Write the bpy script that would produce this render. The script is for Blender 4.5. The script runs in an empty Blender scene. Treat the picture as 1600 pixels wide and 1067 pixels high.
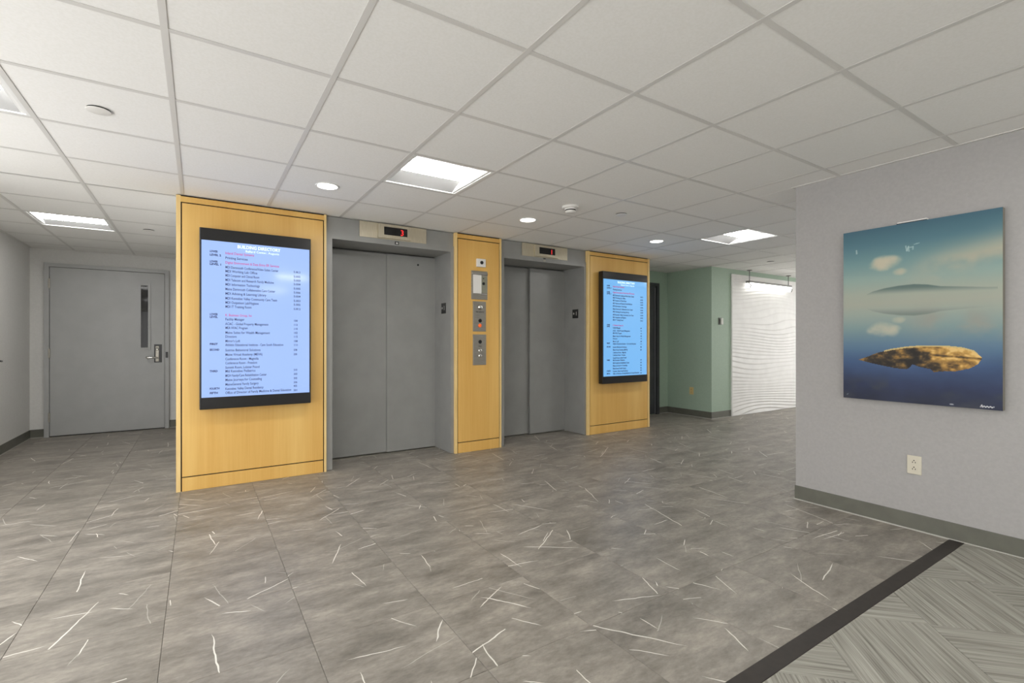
import bpy, bmesh, math, random
import numpy as np
from mathutils import Vector, Matrix
random.seed(7)
S = bpy.context.scene
COL = S.collection

# ------------------------------------------------------------------ camera
CAMH = 1.179
cam_d = bpy.data.cameras.new('camera')
cam = bpy.data.objects.new('camera', cam_d); COL.objects.link(cam)
cam.location = (0, 0, CAMH)
cam.rotation_euler = (math.radians(90), 0, math.radians(-32.28))
cam_d.sensor_width = 36.0
cam_d.lens = 747.2 / 1600 * 36
cam_d.shift_x = 18 / 1600
cam_d.shift_y = 0.9 / 1600
cam_d.clip_start = 0.05
S.camera = cam

# ------------------------------------------------------------------ world, exposure
W = bpy.data.worlds.new('sky'); S.world = W; W.use_nodes = True
W.node_tree.nodes['Background'].inputs[0].default_value = (1.0, 0.996, 0.988, 1)
W.node_tree.nodes['Background'].inputs[1].default_value = 3.2
S.view_settings.view_transform = 'Standard'
S.view_settings.look = 'None'
S.view_settings.gamma = 1.0
S.view_settings.use_curve_mapping = False
S.view_settings.exposure = 0.16

TROFFER_POWER = 30.0
CAN_POWER = 8.0
WASH_POWER = 1.9

# ------------------------------------------------------------------ dimensions (metres)
H = 2.3395            # ceiling
GX, GY, GS = -0.107, 2.168, 0.6096     # ceiling grid lines
YP, YF, YD = 4.52, 4.55, 4.94          # wood piers, elevator frames, elevator doors
XL, YB = -1.745, 8.02                  # left wall, far door wall
XR = 3.80                              # picture wall
YG, XG, YA = 4.47, 6.65, 5.28          # green wall front, green side, alcove back
XE = 10.6                              # end of corridor
YW = -5.0                              # wall behind the camera
YWE = 4.6                              # end of the glazing added to the left wall for daylight, out of frame
TOP = H + 0.14

# ------------------------------------------------------------------ helpers
def lin(r, g, b):
    f = lambda c: (c/255/12.92) if c/255 <= 0.04045 else ((c/255+0.055)/1.055)**2.4
    return (f(r), f(g), f(b), 1)

MATS = {}
def mat(name, col=(0.5,0.5,0.5,1), rough=0.5, metal=0.0, emit=None, estr=0.0, spec=0.5, coat=0.0):
    if name in MATS: return MATS[name]
    m = bpy.data.materials.new(name); m.use_nodes = True
    b = m.node_tree.nodes['Principled BSDF']
    b.inputs['Base Color'].default_value = col
    b.inputs['Roughness'].default_value = rough
    b.inputs['Metallic'].default_value = metal
    b.inputs['Specular IOR Level'].default_value = spec
    if coat: b.inputs['Coat Weight'].default_value = coat; b.inputs['Coat Roughness'].default_value = 0.03
    if emit:
        b.inputs['Emission Color'].default_value = emit
        b.inputs['Emission Strength'].default_value = estr
    MATS[name] = m
    return m

def N(m, t, **kw):
    n = m.node_tree.nodes.new(t)
    for k, v in kw.items():
        if k in n.inputs: n.inputs[k].default_value = v
        else: setattr(n, k, v)
    return n
def LK(m, a, b): m.node_tree.links.new(a, b)
def BS(m): return m.node_tree.nodes['Principled BSDF']

def noisy(name, c1, c2, scale, rough, metal=0.0, stretch=(1,1,1), detail=4, bump=0.0, spec=0.5, lo=0.35, hi=0.65):
    """two-tone procedural paint / metal / wood"""
    if name in MATS: return MATS[name]
    m = mat(name, c1, rough, metal, spec=spec)
    tc = N(m, 'ShaderNodeTexCoord'); mp = N(m, 'ShaderNodeMapping'); mp.inputs['Scale'].default_value = stretch
    nz = N(m, 'ShaderNodeTexNoise', Scale=scale, Detail=detail)
    cr = N(m, 'ShaderNodeValToRGB')
    cr.color_ramp.elements[0].position = lo; cr.color_ramp.elements[1].position = hi
    cr.color_ramp.elements[0].color = c1; cr.color_ramp.elements[1].color = c2
    LK(m, tc.outputs['Object'], mp.inputs[0]); LK(m, mp.outputs[0], nz.inputs['Vector'])
    LK(m, nz.outputs['Fac'], cr.inputs[0]); LK(m, cr.outputs[0], BS(m).inputs['Base Color'])
    if bump:
        bp = N(m, 'ShaderNodeBump', Strength=bump, Distance=0.002)
        LK(m, nz.outputs['Fac'], bp.inputs['Height']); LK(m, bp.outputs[0], BS(m).inputs['Normal'])
    return m

def box(bm, x0, x1, y0, y1, z0, z1):
    v = [bm.verts.new(p) for p in ((x0,y0,z0),(x1,y0,z0),(x1,y1,z0),(x0,y1,z0),(x0,y0,z1),(x1,y0,z1),(x1,y1,z1),(x0,y1,z1))]
    for f in ((3,2,1,0),(4,5,6,7),(0,1,5,4),(1,2,6,5),(2,3,7,6),(3,0,4,7)):
        bm.faces.new([v[i] for i in f])
    return bm
def bxm(*a, bev=0.0):
    bm = bmesh.new(); box(bm, *a)
    if bev: bmesh.ops.bevel(bm, geom=bm.edges[:], offset=bev, segments=2, profile=0.5, affect='EDGES')
    return bm
def boxes(*bs):
    bm = bmesh.new()
    for b in bs: box(bm, *b)
    return bm
def cyl(bm, c, r, depth, axis='Z', seg=32, r2=None):
    r2 = r if r2 is None else r2
    M = {'Z': Matrix(), 'Y': Matrix.Rotation(math.pi/2, 4, 'X'), 'X': Matrix.Rotation(math.pi/2, 4, 'Y')}[axis]
    bmesh.ops.create_cone(bm, cap_ends=True, segments=seg, radius1=r, radius2=r2, depth=depth, matrix=Matrix.Translation(c) @ M)
    return bm
def lathe(prof, c, axis='Z', seg=32):
    """prof = [(radius, height)...] spun about axis"""
    bm = bmesh.new(); rings = []
    for r, h in prof:
        ring = []
        for k in range(seg):
            a = 2*math.pi*k/seg
            p = (r*math.cos(a), r*math.sin(a), h)
            if axis == 'Y': p = (p[0], p[2], p[1])
            if axis == 'X': p = (p[2], p[0], p[1])
            ring.append(bm.verts.new(Vector(c) + Vector(p)))
        rings.append(ring)
    for a, b in zip(rings, rings[1:]):
        for k in range(seg):
            bm.faces.new((a[k], a[(k+1) % seg], b[(k+1) % seg], b[k]))
    bm.faces.new(rings[0]); bm.faces.new(rings[-1])
    bmesh.ops.recalc_face_normals(bm, faces=bm.faces[:])
    return bm
def tube(pts, r, seg=10):
    bm = bmesh.new(); pts = [Vector(p) for p in pts]; rings = []
    for i, p in enumerate(pts):
        d = (pts[min(i+1, len(pts)-1)] - pts[max(i-1, 0)]).normalized()
        u = d.orthogonal().normalized(); w = d.cross(u)
        if i and rings:
            u = (pu - d*pu.dot(d)).normalized(); w = d.cross(u)
        pu = u
        rings.append([bm.verts.new(p + r*(math.cos(2*math.pi*k/seg)*u + math.sin(2*math.pi*k/seg)*w)) for k in range(seg)])
    for a, b in zip(rings, rings[1:]):
        for k in range(seg): bm.faces.new((a[k], a[(k+1) % seg], b[(k+1) % seg], b[k]))
    bm.faces.new(rings[0]); bm.faces.new(rings[-1])
    bmesh.ops.recalc_face_normals(bm, faces=bm.faces[:])
    return bm

ORG = {}
def link(o, parent=None):
    COL.objects.link(o)
    if parent is not None: o.parent = parent; ORG[o] = ORG[parent]
    return o
def tag(o, label=None, cat=None, group=None, kind=None):
    if label: o['label'] = label
    if cat: o['category'] = cat
    if group: o['group'] = group
    if kind: o['kind'] = kind
    return o
def thing(name, loc, label=None, cat=None, group=None, kind=None):
    o = bpy.data.objects.new(name, None); o.location = loc; o.empty_display_size = 0.1
    COL.objects.link(o); ORG[o] = Vector(loc)
    return tag(o, label, cat, group, kind)
def part(parent, name, bm, m, smooth=False, label=None):
    """bm in world coordinates; becomes a child whose mesh is relative to the thing's base"""
    bmesh.ops.translate(bm, verts=bm.verts[:], vec=-ORG[parent])
    me = bpy.data.meshes.new(name); bm.to_mesh(me); bm.free()
    me.materials.append(m)
    if smooth:
        for p in me.polygons: p.use_smooth = True
    o = bpy.data.objects.new(name, me); link(o, parent)
    if label: o['label'] = label
    return o
def solo(name, bm, m, loc, label=None, cat=None, group=None, kind=None, smooth=False):
    bmesh.ops.translate(bm, verts=bm.verts[:], vec=-Vector(loc))
    me = bpy.data.meshes.new(name); bm.to_mesh(me); bm.free(); me.materials.append(m)
    if smooth:
        for p in me.polygons: p.use_smooth = True
    o = bpy.data.objects.new(name, me); o.location = loc; COL.objects.link(o); ORG[o] = Vector(loc)
    return tag(o, label, cat, group, kind)
def wall(name, m, *a):
    return solo(name, bxm(*a), m, ((a[0]+a[1])/2, (a[2]+a[3])/2, 0), kind='structure')
def text_bm(s, size, bold=0.0, width=None):
    cu = bpy.data.curves.new('lettering', 'FONT'); cu.body = s; cu.size = size; cu.offset = bold; cu.extrude = 0.0004
    cu.resolution_u = 2
    o = bpy.data.objects.new('lettering', cu); COL.objects.link(o)
    dg = bpy.context.evaluated_depsgraph_get()
    me = bpy.data.meshes.new_from_object(o.evaluated_get(dg))
    bm = bmesh.new(); bm.from_mesh(me)
    bpy.data.objects.remove(o); bpy.data.curves.remove(cu); bpy.data.meshes.remove(me)
    if width and bm.verts:
        w = max(v.co.x for v in bm.verts) - min(v.co.x for v in bm.verts)
        for v in bm.verts: v.co.x *= width / w
    return bm
def text_front(s, x, y, z, size, bold=0.0, width=None, center=False):
    """lettering facing -Y, baseline start at x,z"""
    bm = text_bm(s, size, bold, width)
    dx = 0
    if center and bm.verts: dx = -(max(v.co.x for v in bm.verts) + min(v.co.x for v in bm.verts))/2
    for v in bm.verts: v.co = Vector((x + dx + v.co.x, y - v.co.z, z + v.co.y))
    return bm
def clip(poly, f):
    """keep the side of a polygon where f(p) >= 0"""
    out = []
    for i, p in enumerate(poly):
        q = poly[(i+1) % len(poly)]; a, b = f(p), f(q)
        if a >= 0: out.append(p)
        if (a >= 0) != (b >= 0):
            t = a/(a-b); out.append((p[0]+(q[0]-p[0])*t, p[1]+(q[1]-p[1])*t))
    return out
def slab(poly, z0, z1, bev=0.001):
    bm = bmesh.new()
    cx = sum(p[0] for p in poly)/len(poly); cy = sum(p[1] for p in poly)/len(poly)
    lo = [bm.verts.new((p[0], p[1], z0)) for p in poly]
    mid = [bm.verts.new((p[0], p[1], z1-bev)) for p in poly]
    hi = []
    for p in poly:
        d = math.hypot(p[0]-cx, p[1]-cy); k = 1 - bev*1.4/max(d, 1e-4)
        hi.append(bm.verts.new((cx+(p[0]-cx)*k, cy+(p[1]-cy)*k, z1)))
    n = len(poly)
    for k in range(n):
        bm.faces.new((lo[k], lo[(k+1) % n], mid[(k+1) % n], mid[k]))
        bm.faces.new((mid[k], mid[(k+1) % n], hi[(k+1) % n], hi[k]))
    bm.faces.new(hi); bm.faces.new(lo[::-1])
    bmesh.ops.recalc_face_normals(bm, faces=bm.faces[:])
    return bm

# ------------------------------------------------------------------ materials
M_CEIL = noisy('ceiling_tile_white', lin(242,241,238), lin(238,237,233), 90, 0.9, bump=0.05, detail=3)
M_GRID = mat('grid_white_metal', lin(216,214,210), 0.45)
M_WALL = noisy('pale_grey_paint', lin(218,217,214), lin(213,212,209), 60, 0.65, bump=0.06)
M_WALLR = noisy('warm_grey_paint', lin(168,166,164), lin(163,161,159), 60, 0.65, bump=0.06)  # darker copy of the wall paint, weaker light put into the colour
M_GREEN = noisy('sage_green_paint', lin(166,186,167), lin(161,181,162), 60, 0.6, bump=0.06)
M_BASE = noisy('dark_grey_vinyl_base', lin(104,104,94), lin(96,96,87), 8, 0.4)
M_BEAD = mat('sealant_bead', lin(178,176,170), 0.5)
M_EPAINT = noisy('elevator_grey_enamel', lin(146,146,143), lin(140,140,137), 5, 0.33, spec=0.5)
M_DOORG = noisy('door_grey_enamel', lin(176,177,176), lin(171,172,171), 5, 0.4)
M_DARKDOOR = noisy('charcoal_door_enamel', lin(66,68,70), lin(58,60,62), 5, 0.4)
M_STEEL = noisy('brushed_steel', lin(178,174,164), lin(160,155,145), 14, 0.38, 0.85, stretch=(1,1,30))
M_STEELW = noisy('warm_brushed_steel', lin(206,198,178), lin(192,183,160), 14, 0.36, 0.6, stretch=(30,1,1))
M_CHROME = mat('polished_chrome', lin(225,223,218), 0.12, 1.0)
M_BLACK = mat('black_plastic', lin(18,17,18), 0.28)
M_BLACKM = mat('matte_black', lin(10,9,9), 0.6)
M_GAP = mat('dark_reveal', lin(34,22,14), 0.7)
M_WHITE = mat('white_plastic', lin(232,230,225), 0.4)
M_WHITEM = mat('white_enamel', lin(238,238,236), 0.35)
M_IVORY = mat('ivory_plastic', lin(206,200,182), 0.4)
M_YELLOW = mat('almond_yellow_plastic', lin(214,190,130), 0.4)
M_STRIP = noisy('dark_brown_rubber', lin(50,44,39), lin(44,38,34), 30, 0.5)
M_PIC_BACK = mat('canvas_side', lin(122,118,108), 0.7)
M_REDTXT = mat('red_lettering', lin(150,40,90), 0.5, emit=lin(196,80,150), estr=0.5)
M_DKTXT = mat('dark_lettering', lin(24,28,60), 0.5, emit=lin(40,48,96), estr=0.4)
M_WTXT = mat('pale_lettering', lin(200,220,250), 0.5, emit=lin(206,226,255), estr=0.95)
M_LED = mat('red_led', lin(255,40,40), 0.4, emit=lin(255,50,50), estr=1.1)
M_JEWEL = mat('orange_jewel', lin(220,95,35), 0.2, emit=lin(225,90,30), estr=0.5)
M_PLATE = mat('white_mark', lin(205,205,200), 0.5)
def screen_mat(name, c, k):
    m = mat(name, lin(20,24,34), 0.09, emit=c, estr=k, spec=0.6)
    return m
M_SCR1 = screen_mat('lit_screen_periwinkle', lin(163,193,252), 0.95)
M_SCR2 = screen_mat('lit_screen_sky_blue', lin(116,180,236), 0.95)
M_LENS = mat('lit_diffuser', lin(250,250,250), 0.5, emit=(1.0,0.985,0.96,1), estr=TROFFER_POWER)
M_CAN = mat('lit_downlight_lens', lin(250,250,250), 0.5, emit=(1.0,0.96,0.9,1), estr=CAN_POWER)
M_WASH = mat('lit_tube_cover', lin(250,250,250), 0.5, emit=(1.0,0.985,0.93,1), estr=WASH_POWER)

# maple veneer: fine vertical grain and broad flitch-matched bands
def wood_mat():
    m = mat('maple_veneer', lin(221,176,98), 0.32, spec=0.45)
    tc = N(m, 'ShaderNodeTexCoord')
    mp = N(m, 'ShaderNodeMapping'); mp.inputs['Scale'].default_value = (38, 38, 1.2)
    n1 = N(m, 'ShaderNodeTexNoise', Scale=1.6, Detail=6, Roughness=0.6)
    mp2 = N(m, 'ShaderNodeMapping'); mp2.inputs['Scale'].default_value = (5, 5, 0.35)
    n2 = N(m, 'ShaderNodeTexNoise', Scale=1.0, Detail=2)
    mx = N(m, 'ShaderNodeMath', operation='MULTIPLY_ADD'); mx.inputs[1].default_value = 0.35
    cr = N(m, 'ShaderNodeValToRGB')
    cr.color_ramp.elements[0].position = 0.42; cr.color_ramp.elements[1].position = 0.88
    cr.color_ramp.elements[0].color = lin(213,163,82); cr.color_ramp.elements[1].color = lin(231,190,112)
    LK(m, tc.outputs['Object'], mp.inputs[0]); LK(m, mp.outputs[0], n1.inputs['Vector'])
    LK(m, tc.outputs['Object'], mp2.inputs[0]); LK(m, mp2.outputs[0], n2.inputs['Vector'])
    LK(m, n1.outputs['Fac'], mx.inputs[0]); LK(m, n2.outputs['Fac'], mx.inputs[2])
    LK(m, mx.outputs[0], cr.inputs[0]); LK(m, cr.outputs[0], BS(m).inputs['Base Color'])
    return m
M_WOOD = wood_mat()
M_WOODL = noisy('maple_edge', lin(238,208,146), lin(230,196,128), 3, 0.35, stretch=(20,20,1))

# vinyl stone tile: mottled grey, streaks, straight white veins cut off at the joints
def tile_mat():
    m = mat('grey_stone_vinyl', lin(120,117,111), 0.42, spec=0.4)
    tc = N(m, 'ShaderNodeTexCoord'); oi = N(m, 'ShaderNodeObjectInfo')
    cb = N(m, 'ShaderNodeCombineXYZ')
    for k, f in enumerate((41.7, 23.3, 67.1)):
        mm = N(m, 'ShaderNodeMath', operation='MULTIPLY'); mm.inputs[1].default_value = f
        LK(m, oi.outputs['Random'], mm.inputs[0]); LK(m, mm.outputs[0], cb.inputs[k])
    ad = N(m, 'ShaderNodeVectorMath', operation='ADD')
    LK(m, tc.outputs['Object'], ad.inputs[0]); LK(m, cb.outputs[0], ad.inputs[1])
    V = ad.outputs[0]
    def noise(scale, detail, stretch, rot=0, rough=0.55):
        mp = N(m, 'ShaderNodeMapping'); mp.inputs['Scale'].default_value = stretch; mp.inputs['Rotation'].default_value = (0,0,rot)
        nz = N(m, 'ShaderNodeTexNoise', Scale=scale, Detail=detail, Roughness=rough)
        LK(m, V, mp.inputs[0]); LK(m, mp.outputs[0], nz.inputs['Vector']); return nz.outputs['Fac']
    a = noise(3.0, 8, (1.0, 2.6, 1), 0.25, 0.68)
    cr = N(m, 'ShaderNodeValToRGB'); e = cr.color_ramp.elements
    e[0].position = 0.30; e[0].color = lin(112,107,99); e[1].position = 0.72; e[1].color = lin(172,165,154)
    e2 = cr.color_ramp.elements.new(0.52); e2.color = lin(144,138,129)
    LK(m, a, cr.inputs[0])
    f = noise(26, 6, (1, 2.2, 1), 0.25, 0.7)
    mrf = N(m, 'ShaderNodeMapRange'); mrf.inputs[1].default_value = 0.30; mrf.inputs[2].default_value = 0.7
    mrf.inputs[3].default_value = 0.80; mrf.inputs[4].default_value = 1.17
    LK(m, f, mrf.inputs[0])
    mul = N(m, 'ShaderNodeMixRGB', blend_type='MULTIPLY'); mul.inputs[0].default_value = 1.0
    LK(m, cr.outputs[0], mul.inputs[1]); LK(m, mrf.outputs[0], mul.inputs[2])
    col = mul.outputs[0]
    # straight white veins: in each cell of a Voronoi one segment of random heading and length
    def M1(op, x, y=None, z=None):
        n = N(m, 'ShaderNodeMath', operation=op)
        for k, q in enumerate((x, y, z)):
            if q is None: continue
            if isinstance(q, (int, float)): n.inputs[k].default_value = q
            else: LK(m, q, n.inputs[k])
        return n.outputs[0]
    wob = N(m, 'ShaderNodeTexNoise', Scale=9.0, Detail=2); LK(m, V, wob.inputs['Vector'])
    wo = N(m, 'ShaderNodeVectorMath', operation='MULTIPLY_ADD'); wo.inputs[1].default_value = (0.022, 0.022, 0); LK(m, wob.outputs['Color'], wo.inputs[0]); LK(m, V, wo.inputs[2])
    for sc, width, keep, off, strength in ((2.0, 0.0030, 0.42, 0.0, 1.15), (3.1, 0.0027, 0.40, 3.1, 1.15), (5.0, 0.0021, 0.32, 7.7, 1.1), (3.6, 0.0019, 0.45, 12.9, 0.45)):
        mp = N(m, 'ShaderNodeVectorMath', operation='ADD'); mp.inputs[1].default_value = (off, off*1.37, 0)
        LK(m, wo.outputs[0], mp.inputs[0])
        vo = N(m, 'ShaderNodeTexVoronoi', feature='F1', voronoi_dimensions='2D'); vo.inputs['Scale'].default_value = sc; vo.inputs['Randomness'].default_value = 1.0
        LK(m, mp.outputs[0], vo.inputs['Vector'])
        df = N(m, 'ShaderNodeVectorMath', operation='SUBTRACT'); LK(m, mp.outputs[0], df.inputs[0]); LK(m, vo.outputs['Position'], df.inputs[1])
        sp = N(m, 'ShaderNodeSeparateXYZ'); LK(m, df.outputs[0], sp.inputs[0])
        sx = N(m, 'ShaderNodeSeparateXYZ'); LK(m, vo.outputs['Color'], sx.inputs[0])
        ang = M1('MULTIPLY', sx.outputs[0], math.pi)
        ca, sa = M1('COSINE', ang), M1('SINE', ang)
        across = M1('ABSOLUTE', M1('SUBTRACT', M1('MULTIPLY', sp.outputs[0], sa), M1('MULTIPLY', sp.outputs[1], ca)))
        along = M1('ABSOLUTE', M1('ADD', M1('MULTIPLY', sp.outputs[0], ca), M1('MULTIPLY', sp.outputs[1], sa)))
        half = M1('MULTIPLY_ADD', sx.outputs[1], 0.5/sc, 0.12/sc)
        tap = M1('SUBTRACT', 1.0, M1('DIVIDE', along, half))            # 1 in the middle, 0 at the tips
        wl_ = M1('MULTIPLY', M1('MINIMUM', M1('MULTIPLY', M1('MAXIMUM', tap, 0.0), 2.5), 1.0), width)
        hit = M1('MULTIPLY', M1('LESS_THAN', across, wl_), M1('LESS_THAN', sx.outputs[2], keep))
        fade = M1('MULTIPLY', hit, M1('MULTIPLY', M1('MULTIPLY_ADD', noise(6.0, 2, (1,1,1), off), 0.9, 0.35), strength))
        fc = M1('MINIMUM', fade, 1.0)
        mix = N(m, 'ShaderNodeMixRGB'); mix.inputs[2].default_value = lin(232,229,220)
        LK(m, fc, mix.inputs[0]); LK(m, col, mix.inputs[1]); col = mix.outputs[0]
    LK(m, col, BS(m).inputs['Base Color'])
    rr = N(m, 'ShaderNodeMapRange'); rr.inputs[3].default_value = 0.34; rr.inputs[4].default_value = 0.5
    LK(m, a, rr.inputs[0]); LK(m, rr.outputs[0], BS(m).inputs['Roughness'])
    return m
M_TILE = tile_mat()

# carpet tile: fine streaks along the local X axis, quarter-turned tile to tile
def carpet_mat():
    m = mat('streaked_grey_carpet', lin(150,148,140), 0.95, spec=0.1)
    tc = N(m, 'ShaderNodeTexCoord'); oi = N(m, 'ShaderNodeObjectInfo')
    cb = N(m, 'ShaderNodeCombineXYZ')
    mm = N(m, 'ShaderNodeMath', operation='MULTIPLY'); mm.inputs[1].default_value = 51.3
    LK(m, oi.outputs['Random'], mm.inputs[0]); LK(m, mm.outputs[0], cb.inputs[0]); LK(m, mm.outputs[0], cb.inputs[1])
    ad = N(m, 'ShaderNodeVectorMath', operation='ADD'); LK(m, tc.outputs['Object'], ad.inputs[0]); LK(m, cb.outputs[0], ad.inputs[1])
    fac = None
    for sc, st, wt in ((1.0, (1.5, 60, 1), 0.6), (1.0, (4, 190, 1), 0.4)):
        mp = N(m, 'ShaderNodeMapping'); mp.inputs['Scale'].default_value = st
        nz = N(m, 'ShaderNodeTexNoise', Scale=sc, Detail=3, Roughness=0.6)
        LK(m, ad.outputs[0], mp.inputs[0]); LK(m, mp.outputs[0], nz.inputs['Vector'])
        ml = N(m, 'ShaderNodeMath', operation='MULTIPLY_ADD'); ml.inputs[1].default_value = wt
        LK(m, nz.outputs['Fac'], ml.inputs[0])
        if fac is None: ml.inputs[2].default_value = 0.0
        else: LK(m, fac, ml.inputs[2])
        fac = ml.outputs[0]
    cr = N(m, 'ShaderNodeValToRGB'); e = cr.color_ramp.elements
    e[0].position = 0.34; e[0].color = lin(112,109,102); e[1].position = 0.64; e[1].color = lin(176,174,165)
    e2 = cr.color_ramp.elements.new(0.48); e2.color = lin(150,148,139)
    LK(m, fac, cr.inputs[0]); LK(m, cr.outputs[0], BS(m).inputs['Base Color'])
    bp = N(m, 'ShaderNodeBump', Strength=0.5, Distance=0.003); LK(m, fac, bp.inputs['Height']); LK(m, bp.outputs[0], BS(m).inputs['Normal'])
    return m
M_CARPET = carpet_mat()
M_SUB = mat('dark_subfloor', lin(52,50,47), 0.8)

# ------------------------------------------------------------------ floor
floor = solo('floor', bxm(XL-0.3, XE+0.3, YW-0.3, YB+0.3, -0.06, -0.006), M_SUB, (0, 0, 0), kind='structure')
TS, TX, TY = 0.5, -0.12, 1.478
full = slab([(-TS/2+.0007, -TS/2+.0007), (TS/2-.0007, -TS/2+.0007), (TS/2-.0007, TS/2-.0007), (-TS/2+.0007, TS/2-.0007)], -0.006, 0, 0.0009)
me_full = bpy.data.meshes.new('floor_tile'); full.to_mesh(me_full); full.free(); me_full.materials.append(M_TILE)
def place_floor_tile(x0, x1, y0, y1):
    if x1-x0 < 0.02 or y1-y0 < 0.02: return
    cx, cy = (x0+x1)/2, (y0+y1)/2
    if abs(x1-x0-TS) < 1e-6 and abs(y1-y0-TS) < 1e-6: me = me_full
    else:
        a, b = (x1-x0)/2-.0007, (y1-y0)/2-.0007
        bm = slab([(-a,-b),(a,-b),(a,b),(-a,b)], -0.006, 0, 0.0009)
        me = bpy.data.meshes.new('floor_tile'); bm.to_mesh(me); bm.free(); me.materials.append(M_TILE)
    o = bpy.data.objects.new('floor_tile', me); o.location = (cx, cy, 0); COL.objects.link(o); o.parent = floor; ORG[o] = Vector((cx,cy,0))
def tile_region(X0, X1, Y0, Y1):
    i0, i1 = math.floor((X0-TX)/TS), math.ceil((X1-TX)/TS)
    j0, j1 = math.floor((Y0-TY)/TS), math.ceil((Y1-TY)/TS)
    for i in range(i0, i1):
        for j in range(j0, j1):
            place_floor_tile(max(X0, TX+i*TS), min(X1, TX+(i+1)*TS), max(Y0, TY+j*TS), min(Y1, TY+(j+1)*TS))
YS0, YS1 = 0.916, 0.983                      # transition strip
tile_region(XL, XR, YS1, 1.978)              # lobby, near the carpet
tile_region(XL, TX+11*TS, 1.978, 4.978)      # lobby up to and into the elevator recesses
tile_region(TX+11*TS, XE, 1.978, 4.478)      # corridor
tile_region(XR, XE, 1.855, 1.978)
tile_region(TX+11*TS, XG, 4.478, YA)         # alcove
tile_region(XL, -0.148, 4.978, YB)           # corridor to the grey door

solo('trim_1', bxm(XL, XR, YS0, YS1, -0.006, 0.003, bev=0.001), M_STRIP, (1, 0.95, 0), kind='structure')

carpet = thing('carpet', (1.0, 0.0, 0.0), 'streaky grey carpet of quarter-turned squares beside the dark floor strip', 'carpet')
CW = 0.457; s2 = math.sqrt(0.5)
for a in range(-18, 6):
    for b in range(-14, 12):
        u0, v0 = 2.34 + a*CW, -1.307 + b*CW
        g = 0.0006
        P = [(u0+g, v0+g), (u0+CW-g, v0+g), (u0+CW-g, v0+CW-g), (u0+g, v0+CW-g)]
        P = [((u-v)*s2, (u+v)*s2) for u, v in P]
        for f in (lambda p: YS0-0.001-p[1], lambda p: p[1]-YW-0.002, lambda p: XR-0.001-p[0], lambda p: p[0]-XL-0.001):
            P = clip(P, f)
            if len(P) < 3: break
        if len(P) < 3: continue
        c = ((u0+CW/2-v0-CW/2)*s2, (u0+v0+CW)*s2)
        rz = math.pi/4 + (0 if (a+b) % 2 else math.pi/2)
        R = Matrix.Rotation(-rz, 2)
        Q = [tuple(R @ Vector((p[0]-c[0], p[1]-c[1]))) for p in P]
        area = abs(sum(Q[i][0]*Q[(i+1) % len(Q)][1]-Q[(i+1) % len(Q)][0]*Q[i][1] for i in range(len(Q))))/2
        if area < 1e-4: continue
        if sum(Q[i][0]*Q[(i+1) % len(Q)][1]-Q[(i+1) % len(Q)][0]*Q[i][1] for i in range(len(Q))) < 0: Q = Q[::-1]
        bm = slab(Q, -0.006, 0.002, 0.0012)
        me = bpy.data.meshes.new('carpet_tile'); bm.to_mesh(me); bm.free(); me.materials.append(M_CARPET)
        o = bpy.data.objects.new('carpet_tile', me); COL.objects.link(o); o.parent = carpet
        o.location = (c[0]-1.0, c[1], 0); o.rotation_euler = (0, 0, rz)

# ------------------------------------------------------------------ walls
T = 0.15
wall('wall_left', M_WALL, XL-T, XL, YWE, YB+T, -0.01, TOP)
wall('wall_far', M_WALL, XL, -0.148, YB, YB+T, -0.01, TOP)
# core behind the elevators (side of it faces the corridor to the grey door)
wall('wall_elevator_side', M_WALL, -0.148, -0.02, YP+0.06, YB, -0.01, TOP)
wall('wall_elevator_core', M_EPAINT, -0.02, 5.311, YD+0.12, YD+0.22, -0.01, TOP)
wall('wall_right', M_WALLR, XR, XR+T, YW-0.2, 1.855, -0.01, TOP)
wall('wall_corridor', M_WALL, XR+T, XE, 1.855-T, 1.855, -0.01, TOP)
wall('wall_corridor_end', M_WALL, XE, XE+T, 3.95, YG+0.2, 0.15, 2.25)
wall('wall_corridor_end_sill', M_WALL, XE, XE+T, 1.705, YG+0.2, -0.01, 0.15)
wall('wall_corridor_end_head', M_WALL, XE, XE+T, 1.705, YG+0.2, 2.25, TOP)
wall('wall_green_front', M_GREEN, XG, XE, YG, YG+T, -0.01, TOP)
wall('wall_green_side', M_GREEN, XG, XG+T, YG+T, YA, -0.01, TOP)
wall('wall_alcove_back', M_GREEN, 5.311, XG+T, YA, YA+T, -0.01, TOP)
wall('wall_pier_side', M_WALL, 5.20, 5.311, YP+0.06, YA, -0.01, TOP)

def baseboard(name, x0, x1, y0, y1, bead):
    o = solo(name, bxm(x0, x1, y0, y1, 0.004, 0.104, bev=0.002), M_BASE, ((x0+x1)/2, (y0+y1)/2, 0), kind='structure')
    part(o, 'sealant_bead', bxm(*bead, 0.0, 0.007), M_BEAD)
    return o
b = 0.006
baseboard('baseboard_left', XL, XL+b, 6.79, YB, (XL, XL+b+0.006, 6.79, YB))
baseboard('baseboard_far_left', XL+b, -1.612, YB-b, YB, (XL, -1.612, YB-b-0.006, YB))
baseboard('baseboard_far_right', -0.336, -0.148, YB-b, YB, (-0.336, -0.148, YB-b-0.006, YB))
baseboard('baseboard_right', XR-b, XR, YW, 1.861, (XR-b-0.006, XR, YW, 1.867))
baseboard('baseboard_corridor', XR, XE, 1.855, 1.861, (XR, XE, 1.855, 1.867))
baseboard('baseboard_green_front', XG-b, 7.155, YG-b, YG, (XG-b-0.006, 7.155, YG-b-0.006, YG))
baseboard('baseboard_green_side', XG-b, XG, YG, YA-b, (XG-b-0.006, XG, YG, YA-b))
baseboard('baseboard_alcove', 6.39, XG, YA-b, YA, (6.39, XG, YA-b-0.006, YA))

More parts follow.
